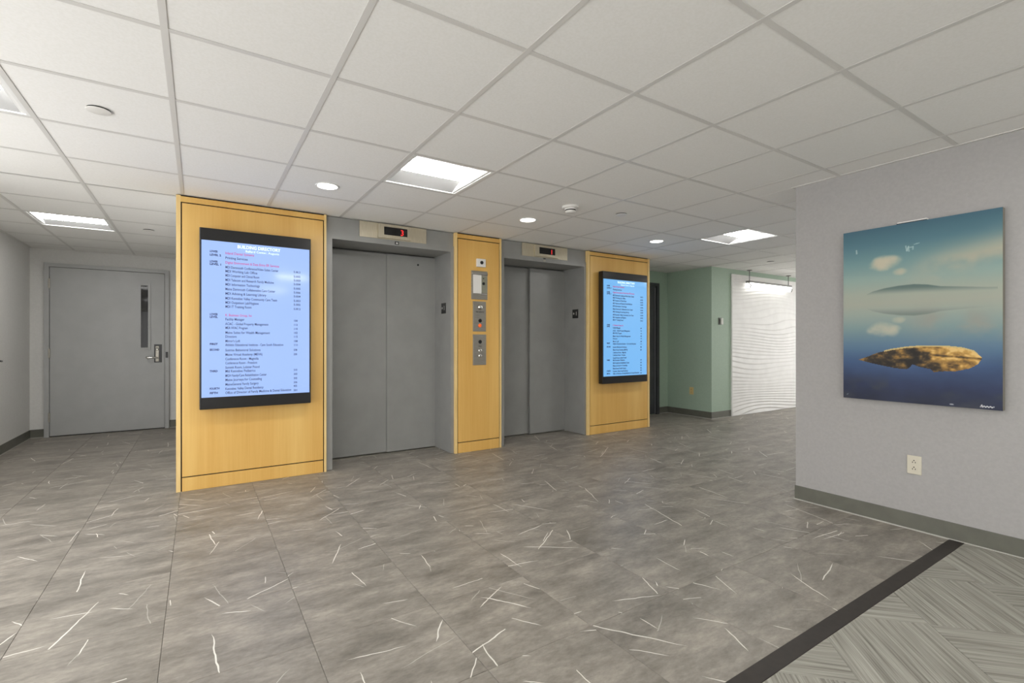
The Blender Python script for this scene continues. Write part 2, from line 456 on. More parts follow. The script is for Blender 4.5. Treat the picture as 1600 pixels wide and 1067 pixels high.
# unseen windows added left, behind and at the corridor end to bring daylight
def window_wall():
    wall('wall_behind', M_WALL, -0.15, 2.72, YW-T, YW, -0.01, TOP)
    wall('wall_behind_sill', M_WALL, XL-T, -0.15, YW-T, YW, -0.01, 0.10)
    wall('wall_behind_head', M_WALL, XL-T, -0.15, YW-T, YW, 2.28, TOP)
    wall('wall_behind_sill', M_WALL, 2.72, XR+T, YW-T, YW, -0.01, 0.10)
    wall('wall_behind_head', M_WALL, 2.72, XR+T, YW-T, YW, 2.28, TOP)
    wall('wall_left_sill', M_WALL, XL-T, XL, YW, YWE, -0.01, 0.10)
    wall('wall_left_head', M_WALL, XL-T, XL, YW, YWE, 2.28, TOP)
    gl = bpy.data.materials.new('window_glass'); gl.use_nodes = True
    nt = gl.node_tree; nt.nodes.remove(nt.nodes['Principled BSDF'])
    tr = nt.nodes.new('ShaderNodeBsdfTransparent'); go = nt.nodes.new('ShaderNodeBsdfGlossy'); go.inputs['Roughness'].default_value = 0.02
    mx = nt.nodes.new('ShaderNodeMixShader'); mx.inputs[0].default_value = 0.06
    nt.links.new(tr.outputs[0], mx.inputs[1]); nt.links.new(go.outputs[0], mx.inputs[2]); nt.links.new(mx.outputs[0], nt.nodes['Material Output'].inputs[0])
    n = 8; w = (YWE-YW)/n; f = 0.03
    for k, (a, c) in enumerate(((XL, -0.15), (2.72, XR))):
        t = thing('window_%d' % (n+2+k), ((a+c)/2, YW, 0.10), kind='structure')  # added behind the camera for frontal daylight
        part(t, 'window_frame', boxes((a, a+f, YW-0.1, YW-0.04, 0.10, 2.28), (c-f, c, YW-0.1, YW-0.04, 0.10, 2.28), (a+f, c-f, YW-0.1, YW-0.04, 0.10, 0.10+f), (a+f, c-f, YW-0.1, YW-0.04, 2.28-f, 2.28)), M_WHITEM)
        part(t, 'pane', bxm(a+f, c-f, YW-0.072, YW-0.068, 0.10+f, 2.28-f), gl)
    for k in range(n):
        a, c = YW+k*w, YW+(k+1)*w
        t = thing('window_%d' % (k+1), (XL, (a+c)/2, 0.10), kind='structure')  # added glazing, lets daylight up onto the ceiling
        x0, x1 = XL-0.1, XL-0.04
        part(t, 'window_frame', boxes((x0, x1, a, a+f, 0.10, 2.28), (x0, x1, c-f, c, 0.10, 2.28), (x0, x1, a+f, c-f, 0.10, 0.10+f), (x0, x1, a+f, c-f, 2.28-f, 2.28)), M_WHITEM)
        part(t, 'pane', bxm(XL-0.072, XL-0.068, a+f, c-f, 0.10+f, 2.28-f), gl)
    t = thing('window_%d' % (n+1), (XE, 3.16, 0.15), kind='structure')  # added at the corridor end to brighten it
    a, c, x0, x1 = 1.855, 3.95, XE+0.04, XE+0.10
    part(t, 'window_frame', boxes((x0, x1, a, a+f, 0.15, 2.25), (x0, x1, c-f, c, 0.15, 2.25), (x0, x1, a+f, c-f, 0.15, 0.15+f), (x0, x1, a+f, c-f, 2.25-f, 2.25)), M_WHITEM)
    part(t, 'pane', bxm(XE+0.068, XE+0.072, a+f, c-f, 0.15+f, 2.25-f), gl)
window_wall()

# ------------------------------------------------------------------ ceiling
ceiling = solo('ceiling', bxm(XL-T, XE+T, YW-T, YB+T, TOP, TOP+0.05), M_CEIL, (0, 0, TOP), kind='structure')
LIGHT_CELLS = [(2,1), (-2,1), (8,1), (-2,6), (2,-5), (-2,-5), (5,-5), (2,-9), (-2,-9), (12,0), (15,0)]  # includes unseen rear lights and a corridor pair added for brightness
SPRINK = [(-1,1), (5,1), (-1,6)]
ct = bxm(-GS/2+0.004, GS/2-0.004, -GS/2+0.004, GS/2-0.004, 0.003, 0.018)
me_ct = bpy.data.meshes.new('ceiling_tile'); ct.to_mesh(me_ct); ct.free(); me_ct.materials.append(M_CEIL)
def room(x, y):
    """inside the plan?"""
    if y > YB or x < XL: return False
    if x < -0.148: return True
    if y > 4.57: return XG > x > 5.311 and y < YA
    if x > XR+T: return 1.855 < y < YG and x < XE
    return True
def ctile(x0, x1, y0, y1):
    if x1-x0 < 0.03 or y1-y0 < 0.03: return
    cx, cy = (x0+x1)/2, (y0+y1)/2
    if x1-x0 > GS-1e-4 and y1-y0 > GS-1e-4: me = me_ct
    else:
        a, c = (x1-x0)/2-0.002, (y1-y0)/2-0.002
        bm = bxm(-a, a, -c, c, 0.003, 0.018)
        me = bpy.data.meshes.new('ceiling_tile'); bm.to_mesh(me); bm.free(); me.materials.append(M_CEIL)
    o = bpy.data.objects.new('ceiling_tile', me); o.location = (cx, cy, H-TOP); COL.objects.link(o); o.parent = ceiling
    o.rotation_euler = (random.uniform(-.0008, .0008), random.uniform(-.0008, .0008), 0)
def ceil_region(X0, X1, Y0, Y1):
    for i in range(math.floor((X0-GX)/GS), math.ceil((X1-GX)/GS)):
        for j in range(math.floor((Y0-GY)/GS), math.ceil((Y1-GY)/GS)):
            if (i, j) in LIGHT_CELLS: continue
            ctile(max(X0, GX+i*GS), min(X1, GX+(i+1)*GS), max(Y0, GY+j*GS), min(Y1, GY+(j+1)*GS))
J3 = GY+3*GS; J0 = GY
YCE = YP+0.07
ceil_region(XL, XR+T*0, YW, J0-GS*0)            # behind and above the camera
ceil_region(XR, XE, 1.855, J0)
ceil_region(XL, XE, J0, GY+3*GS)
ceil_region(XL, 5.311, GY+3*GS, YCE)
ceil_region(XL, -0.148, YCE, YB)
ceil_region(5.311, XG, GY+3*GS, YA)
ceil_region(XG, XE, GY+3*GS, YG)
gw = 0.012
def bar(x0, x1, y0, y1, z):
    part(ceiling, 'grid_bar', boxes((x0, x1, y0, y1, z, z+0.0015), ((x0+x1)/2-0.002 if x1-x0 < 0.1 else x0, (x0+x1)/2+0.002 if x1-x0 < 0.1 else x1, (y0+y1)/2-0.002 if y1-y0 < 0.1 else y0, (y0+y1)/2+0.002 if y1-y0 < 0.1 else y1, z+0.0015, z+0.03)), M_GRID)
ORG[ceiling] = Vector((0, 0, TOP))
for i in range(-2, 18):                          # main runners, along Y
    x = GX+i*GS
    if x < -0.148-0.02: bar(x-gw, x+gw, YW, YB, H)
    elif x < XR: bar(x-gw, x+gw, YW, YCE, H)
    elif x < 5.311: bar(x-gw, x+gw, 1.855, YCE, H)
    elif x < XG: bar(x-gw, x+gw, 1.855, YA, H)
    elif x < XE: bar(x-gw, x+gw, 1.855, YG, H)
for j in range(-11, 10):                         # cross tees, along X
    y = GY+j*GS
    if y < YW or y > YB: continue
    if y < 1.855: bar(XL, XR, y-gw, y+gw, H+0.0005)
    elif y < YG: bar(XL, XE, y-gw, y+gw, H+0.0005)
    elif y < YP: bar(XL, XG, y-gw, y+gw, H+0.0005)
    else:
        bar(XL, -0.148, y-gw, y+gw, H+0.0005)
        if y < YA: bar(5.311, XG, y-gw, y+gw, H+0.0005)
# perimeter angles
for nm, a in (('left', (XL, XL+0.02, YW, YB)), ('far', (XL, -0.148, YB-0.02, YB)), ('right', (XR-0.02, XR, YW, 1.855)), ('corridor', (XR-0.02, XE, 1.855, 1.875)), ('green', (XG, XE, YG-0.02, YG)), ('side', (XG-0.02, XG, YG-0.02, YA)), ('alcove', (5.311, XG, YA-0.02, YA))):
    part(ceiling, 'wall_angle', bxm(*a, H-0.0008, H+0.02), M_GRID)

# ------------------------------------------------------------------ grey door at the end of the left corridor
d1 = thing('door_1', (-0.97, YB, 0), kind='structure')
part(d1, 'door_frame', boxes((-1.608, -1.561, YB-0.045, YB, 0, 2.115), (-0.388, -0.341, YB-0.045, YB, 0, 2.115), (-1.608, -0.341, YB-0.045, YB, 2.115, 2.160),
     (-1.561, -1.545, YB-0.012, YB, 0, 2.115), (-0.404, -0.388, YB-0.012, YB, 0, 2.115)), M_DOORG)
lf = part(d1, 'door_leaf', bxm(-1.557, -0.392, YB-0.032, YB-0.002, 0.012, 2.111, bev=0.002), M_DOORG)
part(d1, 'threshold_gap', bxm(-1.561, -0.388, YB-0.02, YB-0.001, 0.0005, 0.011), M_BLACKM)
part(lf, 'vision_frame', boxes((-0.678, -0.651, YB-0.046, YB-0.032, 1.079, 1.965), (-0.573, -0.546, YB-0.046, YB-0.032, 1.079, 1.965), (-0.651, -0.573, YB-0.046, YB-0.032, 1.079, 1.105), (-0.651, -0.573, YB-0.046, YB-0.032, 1.939, 1.965)), M_DOORG)
part(lf, 'vision_glass', bxm(-0.651, -0.573, YB-0.037, YB-0.032, 1.105, 1.939), mat('dark_glass', lin(22,20,16), 0.05, spec=0.25))
part(lf, 'lock_backplate', bxm(-0.507, -0.421, YB-0.037, YB-0.032, 0.902, 1.148, bev=0.002), M_BLACK)
part(lf, 'lock_body', bxm(-0.492, -0.452, YB-0.05, YB-0.037, 0.915, 1.125, bev=0.004), M_STEEL)
part(lf, 'keypad', lathe([(0.0, 0), (0.02, 0), (0.02, -0.012), (0.014, -0.016), (0.0, -0.017)][1:], (-0.472, YB-0.05, 1.085), 'Y', 20), M_CHROME, True)
part(lf, 'lever', tube([(-0.470, YB-0.05, 0.965), (-0.472, YB-0.085, 0.965), (-0.485, YB-0.1, 0.967), (-0.53, YB-0.1, 0.972), (-0.575, YB-0.098, 0.965), (-0.594, YB-0.092, 0.975)], 0.012), M_CHROME, True)
for hz in (1.905, 1.04, 0.245):
    part(d1, 'hinge', bxm(-1.570, -1.552, YB-0.05, YB-0.03, hz-0.06, hz+0.06, bev=0.003), M_STEEL)
part(d1, 'strike', bxm(-0.379, -0.352, YB-0.049, YB-0.045, 0.965, 1.045), M_BLACK)

# door in the left wall whose lever just shows
d2 = thing('door_2', (XL, 6.26, 0), kind='structure')
part(d2, 'door_frame', boxes((XL, XL+0.02, 5.73, 5.78, 0, 2.115), (XL, XL+0.02, 6.74, 6.79, 0, 2.115), (XL, XL+0.02, 5.73, 6.79, 2.115, 2.16)), M_DOORG)
l2 = part(d2, 'door_leaf', bxm(XL, XL+0.012, 5.784, 6.736, 0.01, 2.111), M_WALL)
part(l2, 'lever_rose', lathe([(0.03, 0), (0.03, 0.01), (0.02, 0.014)], (XL+0.012, 6.68, 0.99), 'X', 24), M_CHROME, True)
part(l2, 'lever', tube([(XL+0.02, 6.68, 0.99), (XL+0.06, 6.68, 0.99), (XL+0.066, 6.70, 0.99), (XL+0.066, 6.775, 0.985)], 0.009), M_BLACK, True)

# charcoal door in the green alcove
d3 = thing('door_3', (5.85, YA, 0), kind='structure')
part(d3, 'door_frame', boxes((5.33, 5.38, YA-0.05, YA, 0, 2.09), (6.325, 6.385, YA-0.05, YA, 0, 2.09), (5.33, 6.385, YA-0.05, YA, 2.09, 2.14)), M_DARKDOOR)
part(d3, 'door_leaf', bxm(5.384, 6.321, YA-0.02, YA-0.002, 0.01, 2.086), M_DARKDOOR)
part(d3, 'door_stop', bxm(6.29, 6.31, YA-0.035, YA-0.021, 0.01, 2.07), mat('grey_metal', lin(120,120,124), 0.4, 0.6))

# ------------------------------------------------------------------ wood-panelled piers
def pier(x0, x1, sl, sr, label):
    t = thing('wood_pier', ((x0+x1)/2, YP, 0), label, 'wall panel', 'maple veneered piers of the elevator wall')
    y1 = YP+0.06; g = 0.009
    zt = 2.284
    part(t, 'backing', bxm(x0+0.002, x1-0.002, YP+0.012, y1, 0.0, H-0.001), M_GAP, label='dark backing showing in the reveals')
    part(t, 'edge_strip', bxm(x0, x0+sl, YP, y1-0.001, 0.0, H-0.004, bev=0.001), M_WOODL)
    part(t, 'edge_strip', bxm(x1-sr, x1, YP, y1-0.001, 0.0, H-0.004, bev=0.001), M_WOODL)
    part(t, 'top_strip', bxm(x0+sl, x1-sr, YP, YP+0.02, zt, H-0.012, bev=0.001), M_WOOD)
    part(t, 'panel', bxm(x0+sl+g, x1-sr-g, YP, YP+0.02, 0.116, zt-g, bev=0.001), M_WOOD)
    part(t, 'base_board', bxm(x0+sl+g, x1-sr-g, YP, YP+0.02, 0.001, 0.107, bev=0.001), M_WOOD)
    return t
P1 = (-0.148, 0.984); P2 = (2.290, 2.868); P3 = (4.160, 5.311)
pier(*P1, 0.030, 0.020, 'wide maple panel at the left, carrying the larger-looking periwinkle screen')
pier(*P2, 0.026, 0.022, 'narrow maple panel between the two elevators, with steel call plates')
pier(*P3, 0.034, 0.034, 'wide maple panel right of the second elevator, carrying the sky-blue screen')

# ------------------------------------------------------------------ elevators
def star(bm, cx, cz, r, X, s=-1):
    pts = []
    for k in range(10):
        a = math.pi/2 + k*math.pi/5; rr = r if k % 2 == 0 else r*0.45
        pts.append((cx + s*rr*math.cos(a), cz + rr*math.sin(a)))
    bm.faces.new([bm.verts.new((X, p[0], p[1])) for p in pts])
def elevator(x0, x1, o0, o1, seam, proud, label, peep):
    """x0..x1 space between piers, o0..o1 clear opening, doors at YD"""
    t = thing('elevator_entrance', ((x0+x1)/2, YF, 0), label, 'elevator', 'elevator entrances')
    zo, zh = 2.132, 2.192
    part(t, 'jamb', boxes((x0+0.001, o0, YF, YF+0.03, 0.004, zo), (o0-0.03, o0, YF+0.03, YD+0.02, 0.004, zo)), M_EPAINT)
    jr = part(t, 'jamb', boxes((o1, x1-0.001, YF, YF+0.03, 0.004, zo), (o1, o1+0.03, YF+0.03, YD+0.02, 0.004, zo)), M_EPAINT)
    part(t, 'header', boxes((x0+0.001, x1-0.001, YF, YF+0.03, zo, zh), (o0-0.03, o1+0.03, YF+0.03, YD+0.02, zo, zo+0.03)), M_EPAINT)
    part(t, 'fascia', bxm(x0+0.001, x1-0.001, YF+0.012, YF+0.04, zh, H-0.004), M_EPAINT)
    part(t, 'sill', boxes((o0, o1, YD-0.035, YD+0.07, 0.0005, 0.004)), M_STEEL)
    part(t, 'door_leaf', bxm(o0-0.025, seam+0.03, YD+proud, YD+proud+0.03, 0.010, 2.118, bev=0.002), M_EPAINT)
    dl = part(t, 'door_leaf', bxm(seam, o1+0.025, YD, YD+0.03, 0.010, 2.118, bev=0.002), M_EPAINT)
    if peep: part(dl, 'drop_key_hole', lathe([(0.011, 0), (0.011, -0.003), (0.004, -0.003)], (2.045, YD, 2.028), 'Y', 16), M_BLACK)
    # tactile floor plate on the right jamb: star and numeral
    pl = part(jr, 'tactile_plate', bxm(o1-0.004, o1, 4.664, 4.775, 1.488, 1.602, bev=0.001), M_BLACK, label='black tactile floor plate')
    X = o1-0.0046
    bm = bmesh.new(); star(bm, 4.748, 1.548, 0.018, X)
    tb = text_bm('1', 0.065, 0.001)
    for v in tb.verts: v.co = Vector((X - v.co.z, 4.715 - v.co.x, 1.526 + v.co.y))
    me = bpy.data.meshes.new('tmp'); tb.to_mesh(me); bm.from_mesh(me); tb.free(); bpy.data.meshes.remove(me)
    bmesh.ops.translate(bm, verts=bm.verts[:], vec=-ORG[t])
    me = bpy.data.meshes.new('tactile_marks'); bm.to_mesh(me); bm.free(); me.materials.append(M_PLATE)
    o = bpy.data.objects.new('tactile_marks', me); COL.objects.link(o); o.parent = jr; ORG[o] = ORG[t]
    return t
elevator(P1[1], P2[0], 1.042, 2.252, 1.693, 0.022, 'grey elevator entrance under the indicator reading 3, left of the call plates', True)
elevator(P2[1], P3[0], 2.922, 4.130, 3.566, 0.050, 'grey elevator entrance under the indicator reading 1, right of the call plates', False)

def indicator(a, c, h0, h1, s0, s1, digit, dx, label):
    t = thing('floor_indicator', ((a+c)/2, YF, 2.18), label, 'indicator', 'floor indicators above the elevators')
    part(t, 'mounting_plate', bxm(a, c, YF-0.006, YF, 2.183, H-0.006, bev=0.0015), M_STEELW)
    part(t, 'housing', boxes((h0, s0, YF-0.034, YF-0.006, 2.190, 2.322), (s1, h1, YF-0.034, YF-0.006, 2.190, 2.322), (s0, s1, YF-0.034, YF-0.006, 2.190, 2.221), (s0, s1, YF-0.034, YF-0.006, 2.300, 2.322)), M_STEELW)
    d = part(t, 'display_window', bxm(s0, s1, YF-0.026, YF-0.007, 2.221, 2.300), M_BLACK)
    part(d, 'digit', text_front(digit, dx, YF-0.0275, 2.231, 0.078, 0.0, center=True), M_LED)
    return t
indicator(1.291, 1.973, 1.464, 1.797, 1.521, 1.760, '3', 1.706, 'steel floor indicator showing a red 3, above the left elevator')
indicator(3.165, 3.847, 3.335, 3.681, 3.396, 3.636, '1', 3.585, 'steel floor indicator showing a red 1, above the right elevator')
s = solo('header_label', bxm(1.640, 1.682, YF-0.0015, YF, 2.143, 2.172), M_BLACK, (1.661, YF, 2.143), 'small black sticker with white mark under the red 3', 'sticker')
part(s, 'white_mark', bxm(1.651, 1.673, YF-0.0022, YF-0.0015, 2.150, 2.164), M_PLATE)
s = solo('header_label', bxm(3.478, 3.512, YF-0.0015, YF, 2.140, 2.180), M_STEEL, (3.495, YF, 2.14), 'small dull metal tag under the red 1', 'tag')
part(s, 'dark_edge', bxm(3.478, 3.512, YF-0.0022, YF-0.0015, 2.168, 2.180), M_BLACK)

# ------------------------------------------------------------------ directory screens
ROWS = [(1.892,0.387,'R','Inland Dental Systems'),(1.854,0.340,'D','Printing Services'),(1.817,0.575,'R','Digital Environment & Data Entry ER Services'),
 (1.779,0.570,'D','MDI Dartmouth Conference/Video Suites Center'),(1.747,0.410,'D','MDI Working Lab Office'),(1.713,0.425,'D','MDI Computer and Clinical Room'),
 (1.677,0.535,'D','MDI Telecom and Research Family Medicine'),(1.641,0.429,'D','MDI Information Technology'),(1.604,0.545,'D','Maine Dartmouth Collaborative Care Center'),
 (1.568,0.477,'D','MDI Advising & Learning Library'),(1.530,0.560,'D','MDI Kennebec Valley Community Care Team'),(1.496,0.420,'D','MDI Outpatient Lab/Hygiene'),(1.463,0.368,'D','MDI IT Training Room'),
 (1.395,0.371,'R','K. Business Group, Inc'),(1.362,0.317,'D','Facility Manager'),(1.325,0.495,'D','ACAC - Global Property Management'),(1.293,0.340,'D','MEA HVAC Program'),
 (1.255,0.505,'D','Maine Suites for Wealth Management'),(1.223,0.260,'D','Directors'),(1.187,0.285,'D','Mirror\'s Loft'),
 (1.156,0.609,'D','Athletic Educational Institute - Care South Education'),(1.114,0.434,'D','Sunrise Behavioral Solutions'),(1.078,0.448,'D','Maine Virtual Academy (MEVA)'),
 (1.043,0.420,'D','Conference Room - Magnolia'),(1.010,0.409,'D','Conference Room - Freedom'),(0.975,0.427,'D','Summit Room, Lobster Pound'),
 (0.945,0.396,'D','Mid Kennebec Pediatrics'),(0.909,0.480,'D','MGH Family/Care Rehabilitation Center'),(0.875,0.444,'D','Maine Journeys for Counseling'),(0.839,0.420,'D','MaineGeneral Family Surgery'),
 (0.804,0.456,'D','Kennebec Valley Dental Residency'),(0.772,0.670,'D','Office of Director of Family Medicine & Dental Education')]
LEFTS = [(1.898,'LOWER'),(1.870,'LEVEL 2'),(1.818,'LOWER'),(1.797,'LEVEL 1'),(1.400,'LOWER'),(1.379,'LEVEL'),(1.164,'FIRST'),(1.119,'SECOND'),(0.949,'THIRD'),(0.811,'FOURTH'),(0.776,'FIFTH')]
RIGHTS = [(1.780,'5.00.2'),(1.741,'5.002'),(1.708,'5.003'),(1.675,'5.004'),(1.638,'5.005'),(1.604,'5.006'),(1.571,'5.004'),(1.533,'5.003'),(1.500,'5.002'),(1.463,'5.00.2'),
 (1.362,'100'),(1.327,'112'),(1.292,'110'),(1.258,'102'),(1.225,'115'),(1.187,'108'),(1.154,'111'),(1.112,'208'),(1.075,'200'),(0.940,'310'),(0.905,'303'),(0.869,'302'),(0.834,'306'),(0.803,'402'),(0.766,'501')]
TEXT_MESH = {}
def text_part(parent, key, s, x, z, size, m, width=None, bold=0.0, y=0.0):
    """lettering as a sub-part of the screen; the two screens share the meshes"""
    if key not in TEXT_MESH:
        bm = text_front(s, 0, 0, 0, size, bold, width)
        me = bpy.data.meshes.new('text_line'); bm.to_mesh(me); bm.free(); me.materials.append(m); TEXT_MESH[key] = me
    o = bpy.data.objects.new('text_line', TEXT_MESH[key]); COL.objects.link(o); o.parent = parent
    o.location = Vector((x, y, z)) - ORG[parent]
def directory(dx, label, scr):
    x0, x1 = 0.006+dx, 0.832+dx; yf = 4.418
    t = thing('directory_screen', ((x0+x1)/2, YP, 0.65), label, 'screen', 'wall-mounted directory screens')
    part(t, 'wall_bracket', bxm(x0+0.2, x1-0.2, YP-0.03, YP, 1.0, 1.75), M_BLACKM)
    part(t, 'housing', bxm(x0, x1, yf, YP-0.03, 0.647, 2.080, bev=0.006), M_BLACK)
    part(t, 'bezel_band', bxm(x0+0.004, x1-0.004, yf-0.006, yf, 1.982, 2.076, bev=0.002), M_BLACK)
    part(t, 'bezel_band', bxm(x0+0.004, x1-0.004, yf-0.006, yf, 0.651, 0.742, bev=0.002), M_BLACK)
    sc = part(t, 'screen', bxm(x0+0.014, x1-0.014, yf-0.004, yf+0.001, 0.742, 1.982), scr, label='lit blue screen with directory lines')
    y = yf-0.0046
    text_part(sc, 'title', 'BUILDING DIRECTORY', 0.267+dx, 1.940, 0.036, M_WTXT, 0.318, 0.0006, y)
    text_part(sc, 'title2', 'Ballard Center, Augusta', 0.325+dx, 1.912, 0.024, M_WTXT, 0.25, 0.0, y)
    for k, (z, e, c, s) in enumerate(ROWS):
        text_part(sc, ('m', k), s, 0.182+dx, z-0.009, 0.0285, M_REDTXT if c == 'R' else M_DKTXT, e-0.182, 0.0004, y)
    for k, (z, s) in enumerate(LEFTS):
        text_part(sc, ('l', k), s, 0.075+dx, z-0.008, 0.022, M_DKTXT, 0.011*len(s), 0.0009, y)
    for k, (z, s) in enumerate(RIGHTS):
        text_part(sc, ('r', k), s, 0.690+dx, z-0.008, 0.024, M_DKTXT, 0.028 if len(s) == 3 else 0.054, 0.0004, y)
    return t
directory(0.0, 'portrait directory screen glowing periwinkle on the left maple panel', M_SCR1)
directory(4.310, 'portrait directory screen glowing sky blue on the right maple panel', M_SCR2)

# ------------------------------------------------------------------ call plates on the narrow pier
cx = 2.583
t = thing('emergency_strobe', (cx+0.012, YP, 1.99), 'small white square unit with dark lens above the call plates', 'strobe')
part(t, 'body', bxm(2.540, 2.650, YP-0.028, YP, 1.993, 2.082, bev=0.005), M_WHITE)
part(t, 'lens', lathe([(0.019, 0), (0.019, -0.006), (0.010, -0.012)], (2.597, YP-0.028, 2.040), 'Y', 24), M_BLACK, True)
t = thing('fire_notice_plate', (cx, YP, 1.64), 'steel plate with white notice card, under the small white unit', 'notice')
part(t, 'back_plate', bxm(2.480, 2.680, YP-0.010, YP, 1.641, 1.950, bev=0.002), M_STEEL)
part(t, 'top_rail', bxm(2.484, 2.680, YP-0.018, YP-0.010, 1.905, 1.932, bev=0.004), M_CHROME)
part(t, 'notice_card', bxm(2.500, 2.602, YP-0.014, YP-0.010, 1.706, 1.905), M_WHITE)
part(t, 'side_panel', bxm(2.606, 2.668, YP-0.013, YP-0.010, 1.715, 1.895), mat('grey_green_plate', lin(138,138,122), 0.4))
part(t, 'key_switch', lathe([(0.016, 0), (0.016, -0.006), (0.006, -0.008)], (2.628, YP-0.013, 1.815), 'Y', 20), M_BLACK)
part(t, 'indicator_dot', lathe([(0.006, 0), (0.006, -0.004)], (2.628, YP-0.013, 1.870), 'Y', 12), M_BLACK)
part(t, 'bottom_rail', bxm(2.590, 2.672, YP-0.016, YP-0.010, 1.694, 1.706), M_CHROME)
t = thing('fire_service_plate', (cx, YP, 1.29), 'steel plate with chrome key cylinder and orange jewel, middle of the column', 'control plate')
part(t, 'back_plate', bxm(2.500, 2.662, YP-0.010, YP, 1.294, 1.620, bev=0.002), M_STEEL)
part(t, 'key_cylinder', lathe([(0.030, 0), (0.030, -0.008), (0.020, -0.020), (0.006, -0.022)], (cx+0.003, YP-0.010, 1.558), 'Y', 28), M_CHROME, True)
part(t, 'lettering', text_front('FIRE SERVICE', cx+0.003, YP-0.0107, 1.500, 0.018, center=True), M_BLACKM)
part(t, 'key_switch', lathe([(0.020, 0), (0.020, -0.006), (0.006, -0.007)], (cx+0.003, YP-0.010, 1.411), 'Y', 24), M_BLACK)
part(t, 'jewel', lathe([(0.020, 0), (0.018, -0.008), (0.008, -0.013)], (cx+0.001, YP-0.010, 1.358), 'Y', 24), M_JEWEL, True)
t = thing('call_button_plate', (cx, YP, 0.93), 'steel plate with two round call buttons, lowest of the column', 'control plate')
part(t, 'back_plate', bxm(2.500, 2.664, YP-0.010, YP, 0.930, 1.262, bev=0.002), M_STEEL)
part(t, 'key_switch', lathe([(0.020, 0), (0.020, -0.006), (0.006, -0.007)], (cx+0.003, YP-0.010, 1.182), 'Y', 24), M_BLACK)
part(t, 'lettering', text_front('CALL', cx+0.003, YP-0.0107, 1.128, 0.018, center=True), M_BLACKM)
for z in (1.086, 1.030):
    bt = part(t, 'button', lathe([(0.021, 0), (0.021, -0.006), (0.015, -0.010), (0.004, -0.011)], (cx+0.003, YP-0.010, z), 'Y', 28), M_CHROME, True)
    bm = bmesh.new(); sg = 1 if z > 1.05 else -1
    bm.faces.new([bm.verts.new(p) for p in ((cx-0.005, YP-0.0216, z-sg*0.005), (cx+0.011, YP-0.0216, z-sg*0.005), (cx+0.003, YP-0.0216, z+sg*0.008))])
    part(bt, 'arrow', bm, M_BLACKM)

